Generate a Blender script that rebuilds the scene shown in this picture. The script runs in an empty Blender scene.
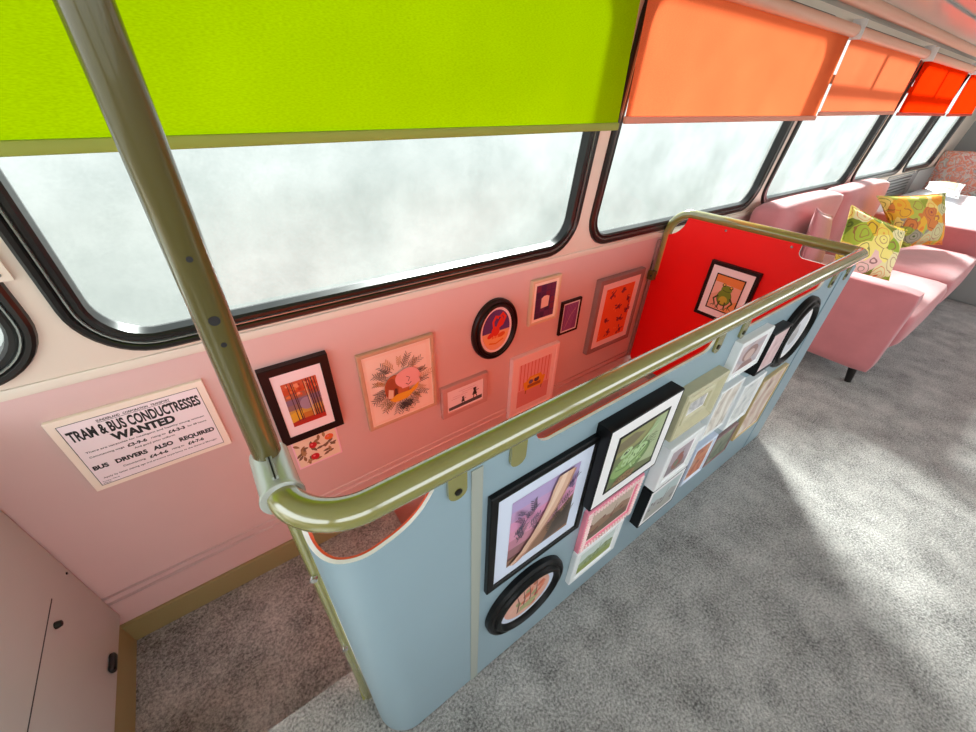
import bpy, bmesh, math, random
from mathutils import Vector, Matrix
random.seed(7)
sc = bpy.context.scene
COL = sc.collection
PI = math.pi

# ------------------------------------------------------------------ helpers
def lin(c):
    return tuple(((v/255)/12.92 if v/255 <= .04045 else ((v/255+.055)/1.055)**2.4) for v in c)

def new_mat(name):
    m = bpy.data.materials.new(name); m.use_nodes = True
    nt = m.node_tree
    return m, nt, nt.nodes['Principled BSDF']

def mat(name, rgb, rough=.55, metal=0., var=.0, scale=60., bump=0., bscale=200., spec=None, coat=0.):
    m, nt, b = new_mat(name)
    c = lin(rgb)
    b.inputs['Base Color'].default_value = (*c, 1)
    b.inputs['Roughness'].default_value = rough
    b.inputs['Metallic'].default_value = metal
    if spec is not None: b.inputs['Specular IOR Level'].default_value = spec
    if coat: b.inputs['Coat Weight'].default_value = coat
    if var or bump:
        tc = nt.nodes.new('ShaderNodeTexCoord')
    if var:
        n = nt.nodes.new('ShaderNodeTexNoise'); n.inputs['Scale'].default_value = scale; n.inputs['Detail'].default_value = 4
        r = nt.nodes.new('ShaderNodeValToRGB')
        r.color_ramp.elements[0].position = .3; r.color_ramp.elements[1].position = .7
        r.color_ramp.elements[0].color = (*[max(0, v*(1-var)) for v in c], 1)
        r.color_ramp.elements[1].color = (*[min(1, v*(1+var)) for v in c], 1)
        nt.links.new(tc.outputs['Object'], n.inputs['Vector'])
        nt.links.new(n.outputs['Fac'], r.inputs['Fac']); nt.links.new(r.outputs['Color'], b.inputs['Base Color'])
    if bump:
        n2 = nt.nodes.new('ShaderNodeTexNoise'); n2.inputs['Scale'].default_value = bscale; n2.inputs['Detail'].default_value = 3
        bp = nt.nodes.new('ShaderNodeBump'); bp.inputs['Strength'].default_value = bump; bp.inputs['Distance'].default_value = .004
        nt.links.new(tc.outputs['Object'], n2.inputs['Vector'])
        nt.links.new(n2.outputs['Fac'], bp.inputs['Height']); nt.links.new(bp.outputs['Normal'], b.inputs['Normal'])
    return m

def ramp_mat(name, cols, scale=14., stretch=(1, 1, 1), detail=5, rough=.35, dist=.8, kind='noise'):
    """paint-like pattern: noise or voronoi through a colour ramp"""
    m, nt, b = new_mat(name)
    tc = nt.nodes.new('ShaderNodeTexCoord'); mp = nt.nodes.new('ShaderNodeMapping')
    mp.inputs['Scale'].default_value = stretch
    nt.links.new(tc.outputs['Object'], mp.inputs['Vector'])
    if kind == 'noise':
        n = nt.nodes.new('ShaderNodeTexNoise'); n.inputs['Scale'].default_value = scale
        n.inputs['Detail'].default_value = detail; n.inputs['Distortion'].default_value = dist
        out = n.outputs['Fac']
    else:
        n = nt.nodes.new('ShaderNodeTexVoronoi'); n.inputs['Scale'].default_value = scale
        sep = nt.nodes.new('ShaderNodeSeparateColor')
        nt.links.new(n.outputs['Color'], sep.inputs['Color']); out = sep.outputs['Red']
    nt.links.new(mp.outputs['Vector'], n.inputs['Vector'])
    r = nt.nodes.new('ShaderNodeValToRGB'); el = r.color_ramp.elements
    if kind != 'noise': r.color_ramp.interpolation = 'CONSTANT'
    k = len(cols)
    lo, hi = (.3, .7) if kind == 'noise' else (0, 1-1/k)
    while len(el) < k: el.new(.5)
    for i, c in enumerate(cols):
        el[i].position = lo+(hi-lo)*i/(k-1); el[i].color = (*lin(c), 1)
    nt.links.new(out, r.inputs['Fac']); nt.links.new(r.outputs['Color'], b.inputs['Base Color'])
    b.inputs['Roughness'].default_value = rough
    return m

def obj(name, bm, m, parent=None, smooth=False, kind=None, loc=None):
    me = bpy.data.meshes.new(name)
    if isinstance(bm, bmesh.types.BMesh):

        bm.to_mesh(me); bm.free()
    else: me = bm
    for x in (m if isinstance(m, (list, tuple)) else [m]):
        me.materials.append(x)
    if smooth:
        me.polygons.foreach_set('use_smooth', [True]*len(me.polygons))
    o = bpy.data.objects.new(name, me); COL.objects.link(o)
    if parent: o.parent = parent
    if kind: o['kind'] = kind
    if loc is not None: o.location = loc
    return o

def B(): return bmesh.new()
def finish(name, bm, m, parent=None, smooth=False, kind=None, loc=None, recalc=True, angle=None):
    if recalc: bmesh.ops.recalc_face_normals(bm, faces=bm.faces[:])
    me = bpy.data.meshes.new(name); bm.to_mesh(me); bm.free()
    for x in (m if isinstance(m, (list, tuple)) else [m]): me.materials.append(x)
    if smooth:
        me.polygons.foreach_set('use_smooth', [True]*len(me.polygons))
        if angle is not None: me.set_sharp_from_angle(angle=angle)
    o = bpy.data.objects.new(name, me); COL.objects.link(o)
    if parent: o.parent = parent
    if kind: o['kind'] = kind
    if loc is not None: o.location = loc
    return o

def thing(name, label, cat, loc=(0, 0, 0), rotz=0., group=None):
    o = bpy.data.objects.new(name, None); COL.objects.link(o)
    o.empty_display_size = .05
    o.location = loc; o.rotation_euler = (0, 0, rotz)
    o['label'] = label; o['category'] = cat
    if group: o['group'] = group
    return o

def tag(o, label, cat, group=None):
    o['label'] = label; o['category'] = cat
    if group: o['group'] = group
    return o

def struct(name, bm, m, **k):
    return finish(name, bm, m, kind='structure', **k)

def box(bm, x0, x1, y0, y1, z0, z1, mi=0, bev=0., seg=2):
    r = bmesh.ops.create_cube(bm, size=1)
    vs = r['verts']
    for v in vs:
        v.co = Vector((x0+(v.co.x+.5)*(x1-x0), y0+(v.co.y+.5)*(y1-y0), z0+(v.co.z+.5)*(z1-z0)))
    fs = set(f for v in vs for f in v.link_faces)
    for f in fs: f.material_index = mi
    if bev > 0:
        es = list(set(e for v in vs for e in v.link_edges))
        bmesh.ops.bevel(bm, geom=es, offset=bev, segments=seg, profile=.5, affect='EDGES')
    return vs

def fillet(pts, rad, n=8):
    """round the corners of a 3D polyline"""
    pts = [Vector(p) for p in pts]; out = [pts[0]]
    for i in range(1, len(pts)-1):
        p0, p, p1 = pts[i-1], pts[i], pts[i+1]
        r = rad[i-1] if isinstance(rad, (list, tuple)) else rad
        a = (p0-p).normalized(); b = (p1-p).normalized()
        ang = a.angle(b)
        if r <= 0 or ang > PI-.01: out.append(p); continue
        t = r/math.tan(ang/2)
        s, e = p+a*t, p+b*t
        c = p+(a+b).normalized()*(r/math.sin(ang/2))
        va, vb = s-c, e-c; tot = va.angle(vb); ax = va.cross(vb).normalized()
        for k in range(n+1):
            out.append(c+Matrix.Rotation(tot*k/n, 3, ax) @ va)
    out.append(pts[-1]); return out

def tube(bm, path, r, n=20, cap=True, mi=0):
    path = [Vector(p) for p in path]
    rings = []; up = None
    for i, p in enumerate(path):
        t = ((path[i+1]-p) if i < len(path)-1 else Vector((0, 0, 0))) + ((p-path[i-1]) if i else Vector((0, 0, 0)))
        t.normalize()
        if up is None:
            up = t.orthogonal().normalized()
        up = (up-t*up.dot(t)).normalized(); sd = t.cross(up)
        rr = r[i] if isinstance(r, (list, tuple)) else r
        rings.append([bm.verts.new(p+(up*math.cos(a)+sd*math.sin(a))*rr) for a in [2*PI*k/n for k in range(n)]])
    for a, b in zip(rings, rings[1:]):
        for k in range(n):
            f = bm.faces.new((a[k], a[(k+1) % n], b[(k+1) % n], b[k])); f.material_index = mi
    if cap:
        bm.faces.new(rings[0]).material_index = mi; bm.faces.new(rings[-1]).material_index = mi

def rr_loop(x0, x1, z0, z1, r, n):
    pts = []
    if n == 0: return [(x0, z0), (x1, z0), (x1, z1), (x0, z1)]
    for cx, cz, a0 in ((x0+r, z0+r, PI), (x1-r, z0+r, 1.5*PI), (x1-r, z1-r, 0), (x0+r, z1-r, .5*PI)):
        for k in range(n+1):
            a = a0+.5*PI*k/n
            pts.append((cx+r*math.cos(a), cz+r*math.sin(a)))
    return pts

def ell_loop(x0, x1, z0, z1, n=56):
    return [((x0+x1)/2+(x1-x0)/2*math.cos(2*PI*k/n), (z0+z1)/2+(z1-z0)/2*math.sin(2*PI*k/n)) for k in range(n)]

def sweep_rr(bm, x0, x1, z0, z1, r, n, prof, closed=True, mi=0, mis=None, y0=0., ell=False):
    """profile (inward offset u, height v towards -Y) swept round a rounded rectangle in XZ"""
    rings = []
    for u, v in prof:
        rad = max(r-u, .0008)
        loop = ell_loop(x0+u, x1-u, z0+u, z1-u) if ell else rr_loop(x0+u, x1-u, z0+u, z1-u, rad, n)
        rings.append([bm.verts.new((x, y0-v, z)) for x, z in loop])
    m = len(rings[0]); k = len(rings)
    for i in range(k if closed else k-1):
        a, b = rings[i], rings[(i+1) % k]
        for j in range(m):
            f = bm.faces.new((a[j], a[(j+1) % m], b[(j+1) % m], b[j]))
            f.material_index = mis[i] if mis else mi

def plate(bm, loop, y0, y1, mi=0):
    """XZ polygon given thickness from y0 to y1"""
    a = [bm.verts.new((x, y0, z)) for x, z in loop]; b = [bm.verts.new((x, y1, z)) for x, z in loop]
    bm.faces.new(a).material_index = mi; bm.faces.new(list(reversed(b))).material_index = mi
    n = len(a)
    for i in range(n):
        bm.faces.new((a[i], b[i], b[(i+1) % n], a[(i+1) % n])).material_index = mi

def filled_curve(name, loops, extrude):
    """flat XY shapes with holes -> mesh (XY -> XZ), thickness 2*extrude"""
    cu = bpy.data.curves.new(name, 'CURVE'); cu.dimensions = '2D'; cu.fill_mode = 'BOTH'; cu.extrude = extrude
    for lp in loops:
        s = cu.splines.new('POLY'); s.points.add(len(lp)-1); s.use_cyclic_u = True
        for p, (x, y) in zip(s.points, lp): p.co = (x, y, 0, 1)
    o = bpy.data.objects.new(name, cu); COL.objects.link(o)
    dg = bpy.context.evaluated_depsgraph_get(); dg.update()
    me = bpy.data.meshes.new_from_object(o.evaluated_get(dg))
    bpy.data.objects.remove(o); bpy.data.curves.remove(cu)
    me.transform(Matrix(((1, 0, 0, 0), (0, 0, -1, 0), (0, 1, 0, 0), (0, 0, 0, 1))))
    return me

def text_into(bm, s, x0, x1, z0, z1, y, bold=.0, th=.0003):
    cu = bpy.data.curves.new('lettering', 'FONT'); cu.body = s; cu.size = 1; cu.offset = bold; cu.extrude = .01
    cu.resolution_u = 3
    o = bpy.data.objects.new('lettering', cu); COL.objects.link(o)
    dg = bpy.context.evaluated_depsgraph_get(); dg.update()
    me = bpy.data.meshes.new_from_object(o.evaluated_get(dg))
    bpy.data.objects.remove(o); bpy.data.curves.remove(cu)
    xs = [v.co.x for v in me.vertices]; ys = [v.co.y for v in me.vertices]
    a, b, c, d = min(xs), max(xs), min(ys), max(ys)
    for v in me.vertices:
        X = x0+(v.co.x-a)/(b-a)*(x1-x0); Z = z0+(v.co.y-c)/(d-c)*(z1-z0)
        v.co = (X, y-(v.co.z+.01)/.02*th, Z)
    bm.from_mesh(me); bpy.data.meshes.remove(me)

# ------------------------------------------------------------------ materials
M = {}
def carpet(name, c0, c1, scale=300.):
    m, nt, b = new_mat(name)
    tc = nt.nodes.new('ShaderNodeTexCoord')
    n = nt.nodes.new('ShaderNodeTexNoise'); n.inputs['Scale'].default_value = scale; n.inputs['Detail'].default_value = 3; n.inputs['Roughness'].default_value = .7
    n2 = nt.nodes.new('ShaderNodeTexNoise'); n2.inputs['Scale'].default_value = 7; n2.inputs['Detail'].default_value = 5; n2.inputs['Roughness'].default_value = .65
    mx = nt.nodes.new('ShaderNodeMath'); mx.operation = 'MULTIPLY_ADD'; mx.inputs[1].default_value = .38; 
    mul = nt.nodes.new('ShaderNodeMath'); mul.operation = 'MULTIPLY'; mul.inputs[1].default_value = .62
    r = nt.nodes.new('ShaderNodeValToRGB')
    r.color_ramp.elements[0].position = .36; r.color_ramp.elements[1].position = .64
    r.color_ramp.elements[0].color = (*lin(c0), 1); r.color_ramp.elements[1].color = (*lin(c1), 1)
    for q in (n, n2): nt.links.new(tc.outputs['Object'], q.inputs['Vector'])
    nt.links.new(n.outputs['Fac'], mul.inputs[0])
    nt.links.new(n2.outputs['Fac'], mx.inputs[0]); nt.links.new(mul.outputs[0], mx.inputs[2])
    nt.links.new(mx.outputs[0], r.inputs['Fac']); nt.links.new(r.outputs['Color'], b.inputs['Base Color'])
    bp = nt.nodes.new('ShaderNodeBump'); bp.inputs['Strength'].default_value = .9; bp.inputs['Distance'].default_value = .008
    nt.links.new(n.outputs['Fac'], bp.inputs['Height']); nt.links.new(bp.outputs['Normal'], b.inputs['Normal'])
    b.inputs['Roughness'].default_value = .95; b.inputs['Specular IOR Level'].default_value = .1
    b.inputs['Sheen Weight'].default_value = .25
    return m
M['carpet'] = carpet('grey_carpet', (86, 84, 82), (206, 202, 197), 150)
M['wall'] = mat('pale_pink_paint', (221, 188, 184), .38, var=.03, scale=3)
M['cream'] = mat('cream_paint', (226, 213, 197), .42, var=.02, scale=3)
M['white_panel'] = mat('off_white_laminate', (196, 196, 190), .35, var=.02, scale=4)
M['ceiling'] = mat('white_gloss_ceiling', (206, 204, 198), .2)
M['grey_wall'] = mat('grey_panel', (150, 152, 150), .5)
M['khaki'] = mat('khaki_paint', (150, 138, 92), .45)
M['black_rubber'] = mat('black_rubber', (20, 19, 19), .28)
M['chrome'] = mat('grey_bead', (150, 156, 152), .18, metal=.6)
M['olive'] = mat('olive_green_enamel', (134, 130, 68), .14, var=.03, scale=20, coat=1.)
M['olive'].node_tree.nodes['Principled BSDF'].inputs['Coat IOR'].default_value = 2.0
M['olive'].node_tree.nodes['Principled BSDF'].inputs['Coat Roughness'].default_value = .12
M['pole'] = mat('olive_grey_enamel', (92, 84, 42), .24, coat=.5)
M['sleeve'] = mat('grey_green_metal', (186, 190, 182), .22, metal=.25)
M['blue'] = mat('pale_blue_laminate', (142, 164, 174), .36, var=.02, scale=5)
M['orange_in'] = mat('red_laminate', (222, 84, 46), .4)
M['red'] = mat('red_panel', (250, 3, 2), .4)
M['edge'] = mat('white_edge', (240, 236, 230), .4)
M['strip'] = mat('beige_strip', (160, 164, 154), .4)
M['bolt'] = mat('dark_bolt', (46, 44, 40), .3, metal=.7)
M['steel'] = mat('steel', (190, 190, 188), .25, metal=.9)
M['black'] = mat('black_frame', (7, 7, 8), .4, spec=.25)
M['dkbrown'] = mat('dark_brown_frame', (30, 12, 13), .4, spec=.3)
M['whitef'] = mat('white_frame', (236, 238, 238), .35)
M['olivef'] = mat('olive_cream_frame', (190, 184, 150), .4, var=.04, scale=40)
M['pinkf'] = mat('pink_frame', (240, 140, 160), .4)
M['palepink'] = mat('pale_pink_frame', (252, 222, 218), .4)
M['woodf'] = mat('natural_wood_frame', (205, 168, 138), .5, var=.08, scale=30)
M['mauvef'] = mat('mauve_frame', (150, 120, 118), .5)
M['creamf'] = mat('cream_frame', (226, 200, 168), .45)
M['goldf'] = mat('thin_gold_frame', (196, 170, 120), .35)
M['paper'] = mat('paper', (240, 238, 238), .5)
M['lavpaper'] = mat('lavender_paper', (214, 222, 240), .5)
M['pinkpaper'] = mat('pink_paper', (252, 238, 243), .5)
M['creampaper'] = mat('cream_paper', (253, 238, 222), .5)
M['ink'] = mat('ink', (28, 26, 28), .6)
M['velvet'] = mat('pink_velvet', (186, 108, 112), .8, var=.07, scale=9, bump=.15, bscale=400)
M['velvet'].node_tree.nodes['Principled BSDF'].inputs['Sheen Weight'].default_value = .4
M['legblack'] = mat('black_wood', (20, 17, 15), .35)
M['linen'] = mat('white_linen', (240, 241, 244), .7, bump=.2, bscale=25)
M['beige'] = mat('beige_cotton', (206, 180, 138), .7)
M['lamin_dark'] = mat('dark_slat', (40, 40, 42), .4)

def blind_mat(name, rgb, trans=.55):
    m, nt, b = new_mat(name)
    nt.nodes.remove(b)
    out = nt.nodes['Material Output']
    c = lin(rgb)
    tc = nt.nodes.new('ShaderNodeTexCoord'); mp = nt.nodes.new('ShaderNodeMapping'); mp.inputs['Scale'].default_value = (60, 60, 260)
    n = nt.nodes.new('ShaderNodeTexNoise'); n.inputs['Scale'].default_value = 2.2; n.inputs['Detail'].default_value = 3
    r = nt.nodes.new('ShaderNodeValToRGB'); r.color_ramp.elements[0].position = .3; r.color_ramp.elements[1].position = .7
    r.color_ramp.elements[0].color = (*[v*.86 for v in c], 1); r.color_ramp.elements[1].color = (*[min(1, v*1.1) for v in c], 1)
    nt.links.new(tc.outputs['Object'], mp.inputs['Vector']); nt.links.new(mp.outputs['Vector'], n.inputs['Vector']); nt.links.new(n.outputs['Fac'], r.inputs['Fac'])
    d = nt.nodes.new('ShaderNodeBsdfDiffuse'); t = nt.nodes.new('ShaderNodeBsdfTranslucent')
    mx = nt.nodes.new('ShaderNodeMixShader'); mx.inputs[0].default_value = trans
    for q in (d, t): nt.links.new(r.outputs['Color'], q.inputs['Color'])
    nt.links.new(d.outputs[0], mx.inputs[1]); nt.links.new(t.outputs[0], mx.inputs[2])
    nt.links.new(mx.outputs[0], out.inputs['Surface'])
    return m
M['green_blind'] = blind_mat('lime_blind_fabric', (152, 184, 0), .16)
M['orange_blind'] = blind_mat('orange_blind_fabric', (255, 118, 72), .32)
M['peach_blind'] = blind_mat('peach_blind_fabric', (252, 122, 80), .30)
M['red_blind'] = blind_mat('red_blind_fabric', (255, 44, 4), .5)
M['hem_g'] = mat('lime_hem_bar', (150, 160, 60), .6)
M['hem_o'] = mat('orange_hem_bar', (214, 140, 116), .6)
M['hem_r'] = mat('red_hem_bar', (200, 70, 50), .6)
M['tube_p'] = mat('peach_roller_cover', (226, 176, 152), .45)

def pane_mat():
    m, nt, b = new_mat('misted_glass')
    nt.nodes.remove(b); out = nt.nodes['Material Output']
    tc = nt.nodes.new('ShaderNodeTexCoord')
    n = nt.nodes.new('ShaderNodeTexNoise'); n.inputs['Scale'].default_value = 3.5; n.inputs['Detail'].default_value = 8; n.inputs['Roughness'].default_value = .65
    nf = nt.nodes.new('ShaderNodeTexNoise'); nf.inputs['Scale'].default_value = 190; nf.inputs['Detail'].default_value = 2
    r = nt.nodes.new('ShaderNodeValToRGB'); r.color_ramp.elements[0].position = .35; r.color_ramp.elements[1].position = .68
    r.color_ramp.elements[0].color = (.36, .385, .38, 1); r.color_ramp.elements[1].color = (.455, .475, .472, 1)
    ad = nt.nodes.new('ShaderNodeMath'); ad.operation = 'MULTIPLY_ADD'; ad.inputs[1].default_value = .25
    sb = nt.nodes.new('ShaderNodeMath'); sb.operation = 'MULTIPLY'; sb.inputs[1].default_value = .76
    for q in (n, nf): nt.links.new(tc.outputs['Object'], q.inputs['Vector'])
    nt.links.new(n.outputs['Fac'], sb.inputs[0])
    nt.links.new(nf.outputs['Fac'], ad.inputs[0]); nt.links.new(sb.outputs[0], ad.inputs[2]); nt.links.new(ad.outputs[0], r.inputs['Fac'])
    t = nt.nodes.new('ShaderNodeBsdfTranslucent'); tr = nt.nodes.new('ShaderNodeBsdfTransparent'); g = nt.nodes.new('ShaderNodeBsdfGlossy')
    g.inputs['Roughness'].default_value = .15
    nt.links.new(r.outputs['Color'], t.inputs['Color']); nt.links.new(r.outputs['Color'], tr.inputs['Color'])
    mx = nt.nodes.new('ShaderNodeMixShader'); mx.inputs[0].default_value = .93
    mg = nt.nodes.new('ShaderNodeMixShader'); mg.inputs[0].default_value = .03
    nt.links.new(t.outputs[0], mx.inputs[1]); nt.links.new(tr.outputs[0], mx.inputs[2])
    nt.links.new(mx.outputs[0], mg.inputs[1]); nt.links.new(g.outputs[0], mg.inputs[2])
    nt.links.new(mg.outputs[0], out.inputs['Surface'])
    return m
M['pane'] = pane_mat()

# ------------------------------------------------------------------ dimensions
W = 1.09          # window-side wall (lower face)
DADO = .775
LAND = -.19       # stair landing
PB = .316         # outer face of the stair guard
XL, XR = -1.45, 7.9
YR = -1.32
XE = 1.87         # red end panel

# ------------------------------------------------------------------ floor, landing, stairs
bm = B()
box(bm, XL, XR, YR, .52, -.06, 0)
box(bm, XE+.03, XR, .52, W, -.06, 0)
struct('floor', bm, M['carpet'])
bm = B()
box(bm, -.64, .30, .50, W, LAND-.05, LAND)
for k in range(4):
    box(bm, .30+.26*k, .56+.26*k, .33, W, LAND-.2*(k+1)-.05, LAND-.2*(k+1))
    box(bm, .285+.26*k, .30+.26*k, .33, W, LAND-.2*(k+1)-.05, LAND-.2*k-.05)
box(bm, 1.34, XE+.03, .33, W, -1.3, -1.2)
struct('floor_landing', bm, M['carpet'])
bm = B(); box(bm, XL, XE+.03, .505, .52, LAND-.05, -.06); box(bm, -.3, XE+.03, .335, .35, -1.25, -.06)
box(bm, XE+.03, XE+.06, .33, W, -1.3, -.06)
struct('wall_stairwell', bm, M['wall'])

# ------------------------------------------------------------------ window-side wall
bm = B(); box(bm, XL, XR, W, W+.05, -1.3, DADO)
struct('wall_left', bm, M['wall'])
TILT = math.atan(.1)
def up_local(o):
    o.location = (0, W, DADO); o.rotation_euler = (TILT, 0, 0); return o
WIN = [(-1.30, -.327), (-.290, 1.224), (1.292, 2.772), (2.836, 4.345), (4.42, 5.868), (5.945, 7.12)]
HT = .92
ZB, ZT = .012, .865
bd = .045
loops = [[(XL, -.005), (XR, -.005), (XR, HT), (XL, HT)]]
for a, b in WIN:
    loops.append(rr_loop(a+.018, b-.018, ZB+.018, ZT, .12, 8)[::-1])
me = filled_curve('wall_left_upper', loops, .025)
me.transform(Matrix.Translation((0, .025, 0)))
o = obj('wall_left_upper', me, M['cream'], kind='structure'); up_local(o)

def make_window(i, a, b):
    w = bpy.data.objects.new('window_%d' % i, None); COL.objects.link(w); w['kind'] = 'structure'; up_local(w)
    bm = B()
    sweep_rr(bm, a, b, ZB, ZT+.02, .14, 10, [(0, 0), (.002, .010), (.008, .014), (.016, .013), (.020, .006), (.026, .006), (.030, .010), (.038, .010), (.044, .003), (.046, -.03), (.02, -.03)])
    finish('gasket', bm, M['black_rubber'], w, smooth=True, angle=.6)
    bm = B()
    sweep_rr(bm, a, b, ZB, ZT+.02, .14, 10, [(.0205, .006), (.0215, .0105), (.0245, .0105), (.0255, .006)])
    finish('bead', bm, M['chrome'], w, smooth=True, angle=.7)
    bm = B(); plate(bm, rr_loop(a+.04, b-.04, ZB+.04, ZT-.02, .10, 8), .024, .029)
    finish('pane', bm, M['pane'], w)
    if i in (3, 4):
        bm = B(); box(bm, a+.03, b-.03, .012, .03, .645, .685); box(bm, (a+b)/2-.02, (a+b)/2+.02, .012, .03, .68, ZT)
        finish('transom', bm, M['black_rubber'], w)
for i, (a, b) in enumerate(WIN): make_window(i, a, b)

bm = B()   # ledge line under the windows
box(bm, XL, XR, W-.006, W+.002, DADO-.022, DADO+.002, bev=.003)
struct('trim_1', bm, M['cream'], smooth=True, angle=.6)
bm = B()   # beads low on the wall
for z, d in ((.070, .005), (.040, .006)):
    tube(bm, [(-.63, W, z-.02), (XE, W, z+.006)], d, 8)
struct('trim_2', bm, M['wall'], smooth=True)
bm = B()
box(bm, -.64, .62, W-.012, W+.001, LAND, LAND+.098, bev=.003)
struct('baseboard_left', bm, M['khaki'])
bm = B(); box(bm, -.63, -.590, .53, W-.012, LAND, LAND+.138, bev=.003)
struct('trim_3', bm, M['khaki'])
bm = B(); box(bm, 6.62, XR, W-.03, W+.001, 0, DADO); struct('trim_4', bm, M['grey_wall'])

# other sides of the deck
bm = B()
loops = [[(XL, -.05), (XR, -.05), (XR, 1.80), (XL, 1.80)]]
for a, b in ((-1.25, .1), (.2, 1.55), (1.65, 3.0), (3.1, 4.45), (4.55, 5.9), (6.0, 7.3)):
    loops.append(rr_loop(a, b, .80, 1.62, .12, 6)[::-1])
me = filled_curve('wall_right', loops, .025); me.transform(Matrix.Translation((0, YR-.025, 0)))
obj('wall_right', me, M['cream'], kind='structure'); bm.free()
loops = [[(YR, -.3), (W+.05, -.3), (W+.05, 1.80), (YR, 1.80)], rr_loop(YR+.15, W-.12, .80, 1.62, .12, 6)[::-1]]
me = filled_curve('wall_front', loops, .025); me.transform(Matrix.Rotation(PI/2, 4, 'Z') @ Matrix.Translation((0, 0, 0)))
o = obj('wall_front', me, M['cream'], kind='structure'); o.location = (XL-.02, 0, 0)
bm = B(); box(bm, XR, XR+.05, YR, W+.05, -.05, 1.80); struct('wall_rear', bm, M['grey_wall'])
bm = B()
prof = [(1.03, 1.675), (.965, 1.69), (.945, 1.70), (.93, 1.725), (.905, 1.735), (.86, 1.742), (.80, 1.757), (.79, 1.768), (.6, 1.80), (.3, 1.825), (0, 1.83), (YR-.03, 1.80)]
a = [bm.verts.new((XL, y, z)) for y, z in prof]; b = [bm.verts.new((XR, y, z)) for y, z in prof]
a2 = [bm.verts.new((XL, y, z+.04)) for y, z in prof]; b2 = [bm.verts.new((XR, y, z+.04)) for y, z in prof]
for i in range(len(prof)-1):
    f = bm.faces.new((a[i], a[i+1], b[i+1], b[i])); bm.faces.new((a2[i], b2[i], b2[i+1], a2[i+1]))
bm.faces.new([*a, *reversed(a2)]); bm.faces.new([*b2, *reversed(b)])
bm.faces.new((a[0], b[0], b2[0], a2[0])); bm.faces.new((a[-1], a2[-1], b2[-1], b[-1]))
struct('ceiling', bm, M['ceiling'], smooth=True, angle=.5)
bm = B()
tube(bm, [(XL, .945, 1.708), (XR, .945, 1.708)], .026, 16)
struct('trim_5', bm, M['tube_p'], smooth=True, angle=.8)
bm = B(); tube(bm, [(XL, .795, 1.762), (XR, .795, 1.762)], .006, 8); struct('trim_6', bm, M['grey_wall'], smooth=True)

# ------------------------------------------------------------------ blinds
def blind(x0, x1, zl, zr, fab, hem, label, y=.982):
    x0, x1 = x0*y, x1*y; zl, zr = 1.3+(zl-1.3)*y, 1.3+(zr-1.3)*y
    t = thing('roller_blind', label, 'blind', (x0, y, zl))
    zt = 1.617; L = x1-x0; dz = zr-zl
    bm = B()
    nx, nz = 24, 14
    for side in (0, 1):
        pass
    g = []
    for i in range(nx+1):
        col = []
        for k in range(nz+1):
            u, v = i/nx, k/nz
            z = (u*dz)*(1-v)+v*(zt-zl)
            col.append(bm.verts.new((u*L, -.0015*math.sin(u*PI*3+v*2)*(1-v), z)))
        g.append(col)
    for i in range(nx):
        for k in range(nz):
            bm.faces.new((g[i][k], g[i+1][k], g[i+1][k+1], g[i][k+1]))
    finish('fabric', bm, fab, t, smooth=True)
    bm = B()
    for q, (ua, ub) in enumerate(((0, 1),)):
        vs = box(bm, -.002, L+.002, -.007, .007, 0, .022, bev=.004)
        for v in bm.verts: v.co.z += (v.co.x/L)*dz
    finish('hem_bar', bm, hem, t, smooth=True, angle=.7)
    bm = B(); tube(bm, [(.004, -.012, zt-zl), (L-.004, -.012, zt-zl)], .024, 18)
    finish('roller', bm, M['tube_p'] if fab is not M['green_blind'] else M['hem_g'], t, smooth=True, angle=.8)
    for x in (-.006, L+.002):
        bm = B(); box(bm, x, x+.004, -.040, .014, zt-zl-.030, zt-zl+.045, bev=.001)
        finish('bracket', bm, M['whitef'], t)
    return t
blind(-1.36, 1.262, 1.190, 1.223, M['green_blind'], M['hem_g'], 'lime green roller blind half lowered over the nearest large window')
blind(1.296, 2.925, 1.241, 1.250, M['orange_blind'], M['hem_o'], 'orange roller blind directly beside the lime green blind')
blind(2.960, 4.30, 1.270, 1.284, M['peach_blind'], M['hem_o'], 'peach orange roller blind above the pink sofa, left of the two red blinds')
blind(4.42, 5.89, 1.278, 1.282, M['red_blind'], M['hem_r'], 'bright red roller blind next to the peach orange blind')
blind(6.03, 7.13, 1.278, 1.286, M['red_blind'], M['hem_r'], 'last red orange roller blind, nearest the rear wall of the deck')

# ------------------------------------------------------------------ front cupboard
t = thing('front_cupboard', 'off-white cupboard at the foot of the wall left of the landing', 'cupboard', (-.575, W-.002, LAND))
bm = B(); box(bm, -.55, 0, -.55, 0, .142, .945, bev=.008, seg=3)
finish('body', bm, M['white_panel'], t, smooth=True, angle=.6)
bm = B(); box(bm, -.55, -.05, -.55, 0, 0, .143)
finish('plinth', bm, M['khaki'], t)
bm = B(); box(bm, -.001, .0008, -.55, -.118, .4605, .463)
finish('door_gap', bm, M['lamin_dark'], t)
bm = B(); tube(bm, [(0, -.175, .432), (.003, -.175, .432), (.011, -.175, .432), (.013, -.175, .432)], [.009, .009, .007, .003], 14)
finish('lock', bm, M['bolt'], t, smooth=True, angle=.7)
bm = B(); box(bm, 0, .014, -.198, -.148, .176, .200, bev=.006, seg=3)
finish('latch', bm, M['black_rubber'], t, smooth=True, angle=.7)
bm = B(); tube(bm, [(0, -.02, .424), (.002, -.02, .424)], .0035, 10)
finish('screw', bm, M['bolt'], t)

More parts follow.
